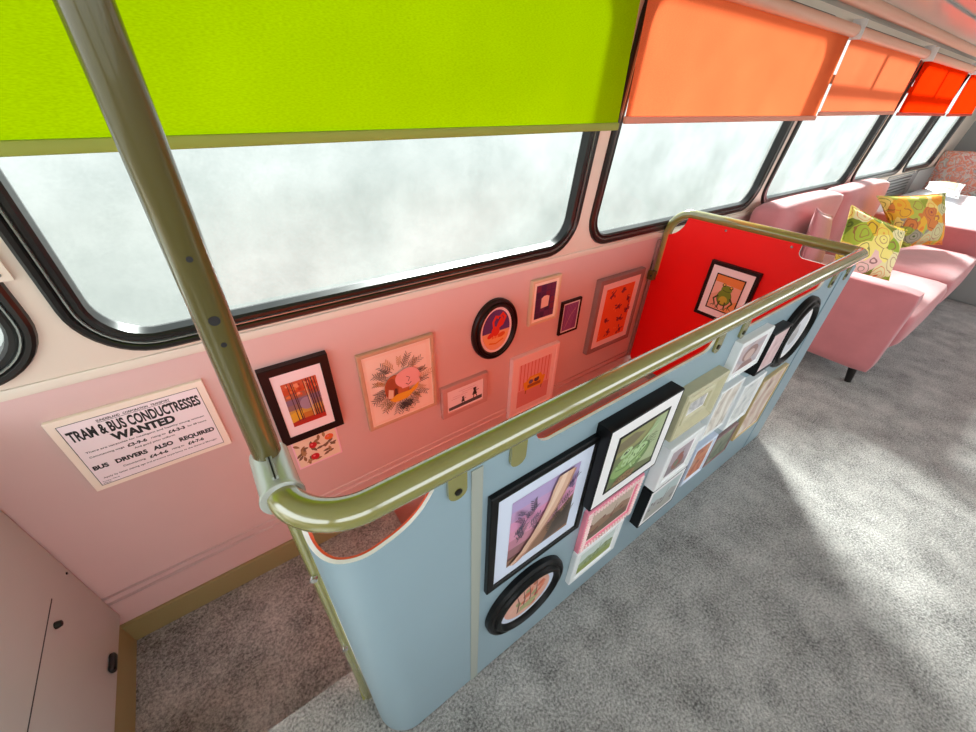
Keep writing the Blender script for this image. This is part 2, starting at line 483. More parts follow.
# small plate with a screw between the two left windows
t = thing('wall_plate', 'small cream plate with a screw between the two leftmost windows', 'plate', (-.338, W-.033, 1.0))
t.rotation_euler = (TILT, 0, 0)
bm = B(); box(bm, -.03, .03, 0, .003, 0, .07, bev=.001); finish('plate', bm, M['cream'], t)
bm = B(); tube(bm, [(.015, 0, .014), (.015, -.002, .014)], .004, 10); finish('screw', bm, M['steel'], t)

# ------------------------------------------------------------------ grab pole
PX, PY = -.021, .455
t = thing('grab_pole', 'tall olive green grab pole rising from the corner of the stair guard', 'pole', (PX, PY, .905))
bm = B(); tube(bm, [(0, 0, 0), (0, 0, .003), (.012, 0, .92)], [.0155, .0172, .0172], 28)
finish('tube', bm, M['pole'], t, smooth=True, angle=.8)
for dz, r, dx in ((.267, .0028, .0), (.204, .0052, .0), (.176, .0028, .0)):
    a = math.atan2(-PY, .02)
    d = Vector((math.cos(a)+dx*10, math.sin(a), 0)).normalized()
    bm = B(); tube(bm, [d*.0165+Vector((dz*.013, 0, dz)), d*.0176+Vector((dz*.013, 0, dz))], r, 14)
    finish('screw_hole', bm, M['ink'], t)

# ------------------------------------------------------------------ stair guard
G = thing('stair_guard', 'pale blue stair guard with olive handrail and red inner panels', 'guard', (0, PB, 0))
def P(x, y, z): return (x, y-PB, z)
RZ = .883
rail = fillet([P(PX, .455, RZ), P(PX, PB+.004, RZ), P(1.884, PB+.004, RZ), P(1.884, 1.064, RZ), P(1.884, 1.064, .565)], [.085, .03, .11], 12)
bm = B(); tube(bm, rail, .0205, 24)
finish('handrail', bm, M['olive'], G, smooth=True, angle=.9)
# post and sleeve
bm = B(); tube(bm, [P(PX-.004, .448, 0), P(PX, .448, RZ-.01)], .0125, 18)
pst = finish('lower_post', bm, M['olive'], G, smooth=True, angle=.8)
for z in (.62, .33):
    bm = B(); tube(bm, [(PX-.008, .448-PB-.011, z), (PX-.010, .448-PB-.017, z)], .006, 12)
    finish('bolt', bm, M['steel'], pst)
bm = B(); box(bm, PX-.02, PX+.025, .44-PB, .475-PB, 0, .006, bev=.002); finish('foot_plate', bm, M['olive'], pst)
bm = B(); tube(bm, [P(PX, .388, RZ), P(PX, .389, RZ), P(PX, .392, RZ), P(PX, .395, RZ), P(PX, .396, RZ), P(PX, .474, RZ), P(PX, .476, RZ)], [.0235, .0262, .0268, .0262, .0245, .0245, .022], 26)
box(bm, PX-.0035, PX+.0035, .40-PB, .47-PB, RZ+.022, RZ+.030)
slv = finish('sleeve', bm, M['sleeve'], G, smooth=True, angle=.6)
bm = B(); box(bm, PX-.001, PX+.001, .397-PB, .473-PB, RZ+.0285, RZ+.0304); finish('split_line', bm, M['ink'], slv)
# outer sheet, top edge with scoop and slots
def notch(x, x0, x1, zb, r, top):
    if x <= x0 or x >= x1: return top
    d = min(x-x0, x1-x)
    if d < r: return min(top, zb+r-math.sqrt(max(0, r*r-(r-d)**2)))
    return zb
TOP = .864
RC = .075
def plan():
    pts = []   # (x, y, arc)
    n = 8
    for k in range(n): pts.append((PX+.004, .432-(.432-PB-RC)*k/n))
    for k in range(17):
        a = PI+.5*PI*k/16
        pts.append((PX+.004+RC+RC*math.cos(a), PB+RC+RC*math.sin(a)))
    xs = set()
    x = PX+.004+RC
    while x < 1.852: xs.add(round(x, 4)); x += .006
    for c in (.338, .905, 1.062, 1.562):
        for d in (-.001, .001, .003, -.003): xs.add(round(c+d, 4))
    xs.add(1.857)
    for q in sorted(xs)[1:]: pts.append((q, PB))
    return pts
def top_at(x, y):
    if y > PB+1e-5 or x < .16:
        # scoop
        if y > PB+1e-5 and x < PX+.005: s = -(y-(PB+RC))-PI/2*RC
        elif y > PB+1e-5:
            a = math.atan2(y-PB-RC, x-(PX+.004+RC)); a = a if a > 0 else a+2*PI
            s = -(1.5*PI-a)*RC
        else: s = x-(PX+.004+RC)
        s0, s1 = -.150, .098
        u = (s-s0)/(s1-s0)
        if u <= 0 or u >= 1: return TOP
        zb = .778+.045*max(0, u-.35)
        return min(TOP, zb+(TOP-zb)*max(0, abs(2*u-1))**4.5)
    h = notch(x, .338, .905, .824, .038, TOP)
    return min(h, notch(x, 1.062, 1.562, .829, .030, TOP))
pl = plan()
def sheet(bm, off0, off1, edge_mi, drop=0., z0=.003, xmax=9):
    cols = []
    for i, (x, y) in enumerate(pl):
        if x > xmax: break
        p = Vector(pl[max(0, i-1)]); q = Vector(pl[min(len(pl)-1, i+1)])
        tdir = (q-p).normalized(); nrm = Vector((-tdir.y, tdir.x))   # points inwards (+y on the straight)
        h = top_at(x, y)-drop
        A = Vector((x, y))+nrm*off0; C = Vector((x, y))+nrm*off1
        cols.append([bm.verts.new((A.x, A.y-PB, z0)), bm.verts.new((A.x, A.y-PB, h)), bm.verts.new((C.x, C.y-PB, h)), bm.verts.new((C.x, C.y-PB, z0))])
    for a, b in zip(cols, cols[1:]):
        for k in range(4):
            f = bm.faces.new((a[k], b[k], b[(k+1) % 4], a[(k+1) % 4])); f.material_index = edge_mi if k == 1 else 0
    bm.faces.new(cols[0]).material_index = edge_mi; bm.faces.new(list(reversed(cols[-1])))
bm = B(); sheet(bm, 0, .006, 1)
finish('side_panel', bm, [M['blue'], M['edge']], G, smooth=True, angle=.5)
bm = B(); sheet(bm, .0062, .010, 1, drop=.001, xmax=1.84)
finish('inner_liner', bm, [M['orange_in'], M['orange_in']], G, smooth=True, angle=.5)
bm = B(); box(bm, .211, .2325, -.0025, .0, .003, .85, bev=.001)
finish('cover_strip', bm, M['strip'], G)
bm = B(); box(bm, 1.722, 1.858, -.003, .0, .003, .845, bev=.001)
finish('corner_cover', bm, M['blue'], G)
for x, hasb in ((.185, 1), (.299, 0), (.915, 1), (1.04, 1), (1.645, 1), (1.775, 1)):
    loop = [(x-.016, .862)] + [(x+.016*math.cos(PI+PI*k/10), .826+.016*math.sin(PI+PI*k/10)) for k in range(11)] + [(x+.016, .862)]
    bm = B(); plate(bm, loop, -.006, -.0005)
    tb = finish('bracket', bm, M['olive'], G)
    if hasb:
        bm = B(); tube(bm, [(x, -.006, .828), (x, -.008, .828), (x, -.0083, .828)], [.0062, .0062, .004], 12)
        finish('bolt', bm, M['bolt'], tb, smooth=True, angle=.6)
# red end panel, facing the camera end (-X): outline in (Y, Z)
yA, yB = PB+.012, 1.075
ol = []
def arc(cx, cz, r, a0, a1, n=10): return [(cx+r*math.cos(a0+(a1-a0)*k/n), cz+r*math.sin(a0+(a1-a0)*k/n)) for k in range(n+1)]
ol += [(yA, .015), (yB-.05, .015)] + arc(yB-.05, .065, .05, -PI/2, 0)
ol += [(yB, .765)]
ol += arc(yB, .87, .10, -PI/2, -PI, 10)            # scoop by the wall
ol += [(yB-.10, .878), (.500, .878)]
ol += [(.500, .850)] + arc(.475, .845, .025, 0, -PI/2, 6) + [(yA, .818)]
bm = B()
a = [bm.verts.new((XE, y-PB, z)) for y, z in ol]; b = [bm.verts.new((XE+.006, y-PB, z)) for y, z in ol]
bm.faces.new(a); bm.faces.new(list(reversed(b))).material_index = 1
for i in range(len(a)): bm.faces.new((a[i], a[(i+1) % len(a)], b[(i+1) % len(a)], b[i])).material_index = 1
ep = finish('end_panel', bm, [M['red'], M['edge']], G)
for y in (.792, .53):
    bm = B(); tube(bm, [(XE, y-PB, .852), (XE-.003, y-PB, .852)], .005, 10); finish('screw', bm, M['steel'], ep)
bm = B(); box(bm, XE-.028, XE+.018, 1.052-PB, W-PB-.002, .535, .585, bev=.004); box(bm, XE-.02, XE+.012, 1.075-PB, W-PB-.002, .52, .64, bev=.003)
wb = finish('wall_bracket', bm, M['pole'], G, smooth=True, angle=.6)
bm = B(); tube(bm, [(XE-.028, 1.065-PB, .56), (XE-.032, 1.065-PB, .56)], .006, 10); finish('bolt', bm, M['bolt'], wb)
bm = B(); box(bm, XE-.02, XE, W-PB-.018, W-PB-.002, .05, .74, bev=.003); finish('edge_channel', bm, M['mauvef'], G)

# ------------------------------------------------------------------ pictures
class Art:
    def __init__(self, w, h):
        self.w, self.h, self.bm, self.mats, self.n = w, h, B(), [], 0
    def poly(self, m, pts):
        if m not in self.mats: self.mats.append(m)
        self.n += 1; y = -self.n*.00002
        vs = [self.bm.verts.new(((u-.5)*self.w, y, v*self.h)) for u, v in pts]
        f = self.bm.faces.new(vs); f.material_index = self.mats.index(m)
        f.normal_update()
        if f.normal.y > 0: f.normal_flip()
    def rect(self, m, u0, v0, u1, v1): self.poly(m, [(u0, v0), (u1, v0), (u1, v1), (u0, v1)])
    def ell(self, m, cu, cv, ru, rv, rot=0., n=22, a0=0, a1=2*PI):
        k = self.h/self.w; pts = []
        full = abs(a1-a0-2*PI) < 1e-4
        for i in range(n if full else n+1):
            a = a0+(a1-a0)*i/n; x, y = ru*math.cos(a)/k, rv*math.sin(a)
            pts.append((cu+(x*math.cos(rot)-y*math.sin(rot))*k, cv+x*math.sin(rot)+y*math.cos(rot)))
        self.poly(m, pts)
    def stroke(self, m, pts, w0, w1=None):
        w1 = w0 if w1 is None else w1; k = self.h/self.w
        L, R = [], []
        for i, p in enumerate(pts):
            a = pts[max(0, i-1)]; b = pts[min(len(pts)-1, i+1)]
            d = Vector(((b[0]-a[0])/k, b[1]-a[1])); d = d.normalized() if d.length else Vector((0, 1))
            w = w0+(w1-w0)*i/(len(pts)-1)
            L.append((p[0]-d.y*w*k, p[1]+d.x*w)); R.append((p[0]+d.y*w*k, p[1]-d.x*w))
        for i in range(len(pts)-1): self.poly(m, [L[i], L[i+1], R[i+1], R[i]])
    def leaf(self, m, u, v, ang, ln, wd):
        k = self.h/self.w
        c, s = math.cos(ang), math.sin(ang)
        pts = []
        for t, q in ((0, 0), (.3, .8), (.6, 1), (.85, .6), (1, 0), (.85, -.6), (.6, -1), (.3, -.8)):
            x, y = t*ln, q*wd*.5
            pts.append((u+(x*c-y*s)*k, v+x*s+y*c))
        self.poly(m, pts)
    def sprig(self, m, u, v, ang, ln, n=5, wd=.022):
        k = self.h/self.w
        e = (u+math.cos(ang)*ln*k, v+math.sin(ang)*ln)
        self.stroke(m, [(u, v), e], .004, .002)
        for i in range(n):
            t = (i+1)/n
            for s in (-1, 1):
                self.leaf(m, u+(e[0]-u)*t, v+(e[1]-v)*t, ang+s*.75, ln*.4, wd*.7)
    def build(self, parent, y, z):
        o = finish('artwork', self.bm, self.mats, parent, recalc=False); o.location = (0, y, z); return o

_c = {}
def C(r, g, b):
    k = (r, g, b)
    if k not in _c: _c[k] = mat('paint', k, .45)
    return _c[k]

GW, GB, GR = 'pictures on the pink stair wall', 'pictures on the pale blue stair guard', None
def picture(label, x0, x1, z0, z1, fm, border, depth, mount, art, ab, y=None, group=None, prof=None, mount_in=.004, inner=None, name='picture_frame', loc=None, rotz=0., am=None, oval=False, beads=False):
    w, h = x1-x0, z1-z0
    yy = y if y is not None else PB-.0005
    t = thing(name, label, 'picture', loc or ((x0+x1)/2, yy, z0), rotz, group)
    bm = B()
    d = depth
    pr = prof or [(0, 0), (0, d-.002), (.002, d), (border-.002, d), (border, d-.002), (border, d*.35), (border, 0)]
    if oval: sweep_rr(bm, -w/2, w/2, 0, h, 0, 0, pr, ell=True)
    else: sweep_rr(bm, -w/2, w/2, 0, h, 0, 0, pr)
    finish('frame', bm, fm, t, smooth=oval, angle=.5 if oval else None)
    if beads:
        bm = B(); s = .0085
        nx, nz = int(w/s/1.3), int(h/s/1.3)
        for i in range(nx):
            for zz in (border*.5, h-border*.5):
                box(bm, -w/2+(i+.2)*w/nx, -w/2+(i+.72)*w/nx, -d-.003, -d+.001, zz-border*.36, zz+border*.36, bev=.0012, seg=1)
        for i in range(nz):
            for xx in (-w/2+border*.5, w/2-border*.5):
                box(bm, xx-border*.36, xx+border*.36, -d-.003, -d+.001, (i+.2)*h/nz, (i+.72)*h/nz, bev=.0012, seg=1)
        finish('beading', bm, M['palepink'], t)
    md = d*.45 if mount_in is None else d-mount_in
    if mount:
        bm = B()
        if oval: plate(bm, ell_loop(-w/2+border-.001, w/2-border+.001, border-.001, h-border+.001), -md, -md+.002)
        else: box(bm, -w/2+border-.0005, w/2-border+.0005, -md, -md+.002, border-.0005, h-border+.0005)
        finish('mount', bm, mount, t)
    abx, abz = ab if isinstance(ab, tuple) else (ab, ab)
    aw, ah = w-2*abx, h-2*abz
    if inner:
        bm = B(); sweep_rr(bm, -aw/2-inner[1], aw/2+inner[1], abz-inner[1], h-abz+inner[1], 0, 0, [(0, md-.001), (0, md+.001), (inner[1], md+.0012), (inner[1], md-.001)])
        finish('inner_edge', bm, inner[0], t)
    A = Art(aw, ah); art(A); A.build(t, -md-.0004, abz)
    return t

def leafy(A, m, n, box_, ln=(.1, .2)):
    for i in range(n):
        A.sprig(m, random.uniform(box_[0], box_[2]), random.uniform(box_[1], box_[3]), random.uniform(.7, 2.4), random.uniform(*ln), 5, .016)

def art_leg(A):
    for i, c in enumerate(((96, 66, 66), (150, 104, 108), (190, 128, 146), (214, 146, 172), (216, 146, 182), (196, 154, 194), (178, 158, 202))):
        A.poly(C(*c), [(0, i/7), (1, max(0, i/7-.05*(i > 0))), (1, 1), (0, 1)])
    A.poly(C(142, 106, 84), [(0, 0), (1, 0), (1, .55), (.6, .3), (.2, .12), (0, .1)])
    A.poly(C(92, 78, 72), [(.55, .0), (1, .05), (1, .45), (.72, .28)])
    leafy(A, C(88, 80, 98), 7, (.05, .3, .5, .7), (.12, .22))
    leafy(A, C(70, 66, 58), 7, (.65, .15, .95, .6), (.1, .2))
    leafy(A, C(70, 60, 92), 4, (.78, .6, .95, .85), (.08, .14))
    skin, sh = C(216, 174, 150), C(180, 130, 110)
    leg = [(.64, 1), (.88, 1), (.83, .86), (.76, .70), (.66, .52), (.56, .40), (.46, .29), (.34, .19), (.27, .10), (.14, .035), (.05, .02), (.03, .05), (.10, .09), (.19, .15), (.24, .22), (.33, .32), (.41, .44), (.49, .58), (.55, .72), (.58, .86)]
    A.poly(sh, [(u+.03, v-.015) for u, v in leg]); A.poly(skin, leg)
    A.poly(C(234, 202, 180), [(.70, 1), (.78, 1), (.73, .84), (.65, .68), (.55, .50), (.42, .36), (.50, .52), (.58, .68), (.63, .84)])
    A.poly(C(196, 144, 122), [(.27, .10), (.20, .10), (.12, .06), (.14, .035)])
    leafy(A, C(96, 84, 74), 6, (.6, .05, .95, .3), (.1, .18)); leafy(A, C(84, 70, 96), 5, (.05, .5, .4, .8), (.08, .14))

def art_toad(A):
    A.rect(C(112, 120, 84), 0, 0, 1, 1)
    A.poly(C(146, 146, 96), [(0, .62), (.6, .7), (1, .85), (1, 1), (0, 1)])
    A.poly(C(120, 110, 82), [(.0, .72), (.35, .74), (.55, .86), (.3, .95), (0, .9)])
    A.poly(C(168, 182, 140), [(.58, .2), (1, .1), (1, .98), (.74, .98), (.66, .6)])
    gl, gd, gm = C(178, 204, 152), C(104, 132, 78), C(142, 172, 108)
    A.ell(gd, .40, .36, .42, .25, .35); A.ell(gm, .38, .40, .38, .20, .35); A.ell(gl, .45, .47, .26, .10, .35)
    A.ell(gl, .24, .62, .12, .07, .4); A.ell(C(70, 78, 54), .24, .63, .06, .028, .4)
    A.ell(gl, .62, .52, .1, .05, .5); A.ell(C(60, 70, 50), .62, .52, .05, .02, .5)
    A.stroke(gd, [(.1, .34), (.3, .3), (.55, .37), (.74, .5)], .012)
    for i in range(26):
        a = random.random()*6.28; r = random.random()**.5
        A.ell(random.choice([gl, gd, gm]), .40+.34*r*math.cos(a), .40+.2*r*math.sin(a), .035, .018, random.random()*3, 12)
    A.ell(C(220, 228, 200), .25, .655, .02, .012, .4); A.ell(C(40, 46, 30), .24, .63, .025, .016, .4)
    A.poly(C(148, 120, 86), [(.1, 0), (.55, 0), (.6, .12), (.42, .18), (.2, .14)])
    for i in range(14): A.ell(C(110, 84, 58), random.uniform(.14, .56), random.uniform(.02, .13), .03, .015, random.random()*3)
    for i in range(3):
        A.stroke(gl, [(.5+.06*i, .62+.05*i), (.62+.08*i, .74+.04*i), (.8+.03*i, .98)], .018, .008)
    for k in range(4):
        A.stroke(C(84, 100, 78), [(.7+.02*(i % 2)+.025*i, .66-.05*k+.012*(i % 3)) for i in range(8)], .005)

def art_pattern(m, extra=None):
    def f(A):
        A.rect(m, 0, 0, 1, 1)
        if extra: extra(A)
    return f

def scene_hills(sky, hill, ground, acc):
    def f(A):
        A.rect(C(*sky), 0, 0, 1, 1)
        A.poly(C(*hill), [(0, 0), (1, 0), (1, .55), (.75, .66), (.5, .5), (.25, .62), (0, .5)])
        A.poly(C(*ground), [(0, 0), (1, 0), (1, .28), (.6, .36), (.3, .25), (0, .32)])
        for i in range(9):
            A.ell(C(*acc), random.random(), random.uniform(.2, .6), .035, .06, random.random()*3)
        A.stroke(C(*acc), [(.55, .3), (.57, .55), (.6, .8)], .02, .008)
    return f

def art_figure(bg, body, acc):
    def f(A):
        A.rect(C(*bg), 0, 0, 1, 1)
        A.poly(C(*[int(v*.85) for v in bg]), [(0, 0), (1, 0), (1, .4), (.5, .3), (0, .45)])
        A.ell(C(*body), .5, .36, .28, .26, .2); A.ell(C(*body), .52, .64, .15, .12)
        A.ell(C(*acc), .42, .38, .12, .12); A.leaf(C(*acc), .55, .7, 1.2, .2, .05)
        A.stroke(C(*acc), [(.15, .12), (.45, .2), (.85, .14)], .02)
    return f

def art_portrait(bg, hair, face):
    def f(A):
        A.rect(bg, 0, 0, 1, 1)
        A.ell(C(*hair), .5, .55, .3, .3); A.ell(C(*face), .5, .48, .19, .22)
        A.poly(C(*hair), [(.15, 0), (.85, 0), (.68, .25), (.32, .25)])
    return f

def art_autumn_round(A):
    A.ell(C(226, 170, 150), .5, .5, .5, .5, n=40)
    for i in range(26):
        a = random.random()*6.28; r = random.random()*.38
        A.ell(C(*random.choice([(206, 104, 78), (222, 132, 100), (190, 110, 84), (160, 158, 108), (230, 176, 160)])), .5+r*math.cos(a), .5+r*math.sin(a), .09, .05, random.random()*3)
    for u in (.3, .42, .55, .68):
        A.stroke(C(110, 62, 54), [(u, .16), (u+.02, .5), (u-.01+random.uniform(-.05, .05), .84)], .016, .006)
    A.poly(C(176, 172, 120), [(.3, .18), (.6, .12), (.78, .3), (.6, .36), (.42, .3)])

S_noise = {}
def nz(key, cols, **k):
    if key not in S_noise: S_noise[key] = ramp_mat(key, cols, **k)
    return S_noise[key]

std = None
# --- on the blue guard (outer face y = PB, facing -Y)
picture('large black framed picture of a bare leg against a pink dusk, nearest on the guard', .244, .518, .452, .766, M['black'], .0175, .011, M['lavpaper'], art_leg, .050, group=GB)
picture('black sided box frame with wide white mount around a pale green toad', .505, .748, .550, .793, M['black'], .004, .034, M['paper'], art_toad, .040, group=GB, mount_in=.001, inner=(M['black'], .006))
picture('pink beaded frame with a brown landscape, below the green toad picture', .542, .764, .312, .483, M['pinkf'], .022, .014, M['palepink'], scene_hills((196, 176, 160), (150, 118, 96), (110, 96, 78), (120, 70, 60)), .028, group=GB, beads=True)
picture('white framed green meadow picture, lowest under the pink beaded frame', .540, .738, .152, .307, M['whitef'], .018, .016, M['paper'], scene_hills((206, 218, 210), (150, 166, 128), (146, 158, 84), (120, 134, 90)), .026, group=GB)
olprof = [(0, 0), (0, .028), (.003, .031), (.010, .030), (.028, .022), (.032, .022), (.036, .025), (.046, .024), (.050, .020), (.050, 0)]
picture('wide olive cream moulded frame around a small grey sketch', .795, .988, .596, .745, M['olivef'], .050, .031, M['paper'], art_pattern(nz('grey_sketch', [(120, 120, 130), (190, 188, 190), (226, 224, 222)], scale=26), None), .056, group=GB, prof=olprof, mount_in=.012)
picture('deep white box frame with a small brown creature, under the olive cream frame', .815, .986, .388, .558, M['whitef'], .022, .034, M['paper'], art_figure((176, 160, 168), (150, 92, 84), (110, 120, 100)), .034, group=GB)
picture('black sided box frame with a pale grey print, lowest under the deep white frame', .818, 1.005, .203, .375, M['black'], .004, .030, M['paper'], scene_hills((186, 200, 200), (168, 166, 164), (170, 168, 160), (120, 112, 112)), .018, group=GB, mount_in=.001)
picture('pale lilac thin frame with an orange brown picture near the guard bottom', 1.048, 1.180, .231, .408, M['lavpaper'], .008, .024, M['paper'], art_pattern(nz('rust_paint', [(120, 84, 70), (196, 104, 74), (214, 150, 110), (150, 140, 150)], scale=22)), .018, group=GB)
picture('dark grey framed mossy green picture, low beside the pale lilac frame', 1.239, 1.400, .190, .335, M['mauvef'], .005, .012, M['paper'], art_pattern(nz('moss_paint', [(70, 82, 68), (116, 126, 104), (150, 156, 138)], scale=20)), .006, group=GB)
picture('thin white frame with a smoky cream and brown picture, right of the olive frame', 1.030, 1.167, .460, .646, M['whitef'], .006, .024, M['paper'], art_pattern(nz('smoke_paint', [(120, 104, 92), (206, 196, 184), (236, 232, 224), (168, 150, 132)], scale=16, stretch=(1, 1, .5))), .008, group=GB)
picture('white framed misty white print between the smoky picture and the thin gold frame', 1.205, 1.355, .408, .594, M['whitef'], .010, .024, M['paper'], art_pattern(nz('mist_paint', [(170, 176, 180), (214, 216, 214), (236, 236, 234)], scale=18)), .018, group=GB)
picture('thin gold frame with a tall rosy brown picture, last low picture on the guard', 1.432, 1.640, .220, .510, M['goldf'], .006, .014, M['creampaper'], art_pattern(nz('rose_brown_paint', [(150, 112, 98), (206, 176, 160), (226, 216, 204), (184, 146, 130)], scale=11, stretch=(1, 1, .6))), .012, group=GB)
picture('white frame with a lilac and grey portrait, above the smoky picture', 1.025, 1.205, .682, .806, M['whitef'], .012, .022, M['paper'], art_portrait(nz('lilac_paint', [(150, 156, 170), (196, 176, 178), (216, 206, 206)], scale=16), (150, 116, 112), (206, 178, 170)), .020, group=GB)
picture('narrow black frame with a blush picture, between white frame and big oval', 1.212, 1.335, .634, .778, M['black'], .006, .030, M['pinkpaper'], art_pattern(nz('blush_paint', [(196, 160, 164), (222, 190, 190), (236, 220, 220)], scale=18)), .010, group=GB)
rprof = [(0, 0), (0, .012), (.004, .018), (.010, .020), (.013, .016), (.016, .016), (.020, .024), (.027, .026), (.032, .020), (.034, .010), (.034, 0)]
def art_round(bg, fig):
    def f(A):
        A.ell(C(*bg), .5, .5, .5, .5, n=40)
        A.ell(C(*fig), .5, .42, .2, .2); A.ell(C(*[min(255, v+14) for v in fig]), .48, .62, .13, .12)
    return f
picture('large round black frame with a pale print at the far end of the guard', 1.357, 1.613, .562, .818, M['black'], .034, .026, M['paper'], art_round((214, 216, 222), (170, 168, 170)), .052, group=GB, prof=rprof, oval=True, mount_in=.014)
picture('round black frame with russet autumn trees, low at the near end of the guard', .251, .491, .172, .412, M['black'], .034, .026, M['lavpaper'], art_autumn_round, .047, group=GB, prof=rprof, oval=True, mount_in=.014)

# --- on the stair wall
YW = W-.0005
def art_forest(A):
    cols = [(176, 46, 30), (196, 120, 44), (206, 160, 70), (150, 112, 110), (132, 104, 128), (170, 98, 76), (206, 80, 40), (212, 96, 60)]
    for i, c in enumerate(cols): A.rect(C(*c), 0, i/8, 1, 1)
    for i in range(40): A.ell(C(*random.choice([(214, 84, 42), (228, 120, 60), (190, 60, 40), (236, 150, 110)])), random.uniform(.08, .92), random.uniform(.68, .96), .05, .03, random.random()*3, 10)
    A.poly(C(226, 176, 50), [(0, .1), (.3, .14), (.42, .3), (.2, .34), (0, .3)])
    A.poly(C(186, 40, 26), [(0, 0), (1, 0), (1, .13), (.6, .1), (.35, .04), (0, .1)])
    A.ell(C(164, 138, 160), .55, .46, .2, .14)
    for u, w in ((.18, .016), (.28, .02), (.33, .012), (.62, .012), (.72, .022), (.78, .02), (.86, .028), (.94, .02)):
        A.stroke(C(78, 46, 46), [(u+.03, .1), (u+.01, .5), (u-.02, 1)], w*.55, w*.35)
    A.stroke(C(226, 196, 150), [(.68, .12), (.66, .6), (.64, .95)], .01, .006)
picture('dark brown framed autumn forest picture behind the grab pole', -.001, .191, .370, .658, M['dkbrown'], .026, .024, M['pinkpaper'], art_forest, (.046, .062), y=YW, group=GW)
def art_berries(A):
    A.rect(C(250, 206, 226), 0, 0, 1, 1)
    A.rect(C(244, 226, 200), .03, .04, .97, .96)
    for i in range(34):
        A.leaf(C(*random.choice([(150, 110, 70), (120, 92, 66), (176, 138, 92)])), random.uniform(.08, .8), random.uniform(.1, .8), random.random()*6.28, .2, .08)
    for u, v, r in ((.42, .66, .10), (.40, .26, .11), (.8, .74, .1)):
        A.ell(C(206, 24, 40), u, v, r*.85, r) if u < .7 else A.ell(C(238, 110, 50), u, v, r, r)
        A.ell(C(240, 130, 130), u-.02, v+.03, r*.25, r*.25)
def flat_print(label, x0, x1, z0, z1, art, sheetm):
    t = thing('art_print', label, 'picture', ((x0+x1)/2, YW, z0), 0, GW)
    bm = B(); box(bm, -(x1-x0)/2, (x1-x0)/2, -.004, 0, 0, z1-z0); finish('board', bm, sheetm, t)
    A = Art(x1-x0, z1-z0); art(A); A.build(t, -.0042, 0)
flat_print('small unframed print of red berries and leaves below the forest picture', .019, .165, .232, .361, art_berries, M['pinkpaper'])
def art_fox(A):
    A.rect(C(250, 224, 206), 0, 0, 1, 1); A.rect(C(252, 230, 214), .03, .03, .94, .97)
    for i in range(34):
        a = 2*PI*i/34+random.uniform(-.08, .08); r = random.uniform(.22, .27)
        c = random.choice([(96, 96, 92), (150, 130, 84), (200, 160, 110), (150, 136, 120), (206, 170, 120), (100, 100, 96)])
        A.sprig(C(*c), .5+r*math.cos(a), .5+r*math.sin(a), a+random.uniform(-.5, .5), random.uniform(.10, .18), 5, .014)
    A.ell(C(196, 108, 66), .42, .47, .19, .21, .2); A.ell(C(170, 86, 56), .34, .47, .10, .17)
    A.poly(C(236, 206, 180), [(.26, .36), (.34, .34), (.36, .46), (.29, .49)]); A.poly(C(96, 52, 40), [(.36, .34), (.42, .35), (.42, .47), (.38, .48)])
    A.ell(C(246, 186, 184), .60, .58, .20, .14, -.1); A.poly(C(246, 186, 184), [(.44, .54), (.80, .50), (.78, .44), (.5, .44)])
    A.stroke(C(150, 90, 90), [(.56, .50), (.6, .47), (.65, .5)], .006); A.stroke(C(150, 90, 90), [(.6, .52), (.63, .57), (.58, .6)], .005)
    A.poly(C(236, 178, 52), [(.28, .33), (.4, .38), (.62, .38), (.78, .47), (.74, .38), (.56, .27), (.36, .27)])
    for i in range(8): A.sprig(C(80, 80, 80), random.uniform(.4, .72), random.uniform(.2, .26), -1.2+random.random()*.6, .08, 3, .03)
picture('square pale wood frame with a floral wreath and a sleeping pink creature', .275, .555, .279, .608, M['woodf'], .014, .016, M['creampaper'], art_fox, .018, y=YW, group=GW)
def art_swing(A):
    A.rect(C(250, 240, 244), 0, 0, 1, 1); ink = C(40, 40, 44)
    A.poly(C(78, 80, 84), [(.02, .05), (.98, .08), (.98, .26), (.5, .23), (.02, .20)])
    for k, (u0, u1) in enumerate(((.1, .5), (.14, .56), (.4, .86), (.3, .8))):
        A.stroke(C(200, 160, 170), [(u0+(u1-u0)*i/14, .55+.1*k+.012*(-1)**i) for i in range(15)], .007)
    for u, v, s in ((.42, .24, .95), (.76, .34, 1.35)):
        A.ell(ink, u, v+.26*s, .035*s, .05*s); A.poly(ink, [(u-.055*s, v+.05*s), (u+.05*s, v+.04*s), (u+.02*s, v+.22*s), (u-.02*s, v+.22*s)])
        A.stroke(ink, [(u-.02*s, v+.06*s), (u-.03*s, v-.06*s)], .014*s); A.stroke(ink, [(u+.02*s, v+.06*s), (u+.05*s, v-.05*s)], .014*s)
        A.stroke(ink, [(u, v+.17*s), (u+.09*s, v+.2*s)], .010*s)
picture('small pinkish wooden frame with two child silhouettes on white', .576, .802, .187, .346, M['mauvef'] if False else mat('dusty_pink_frame', (206, 160, 152), .45), .024, .020, M['paper'], art_swing, .026, y=YW, group=GW)
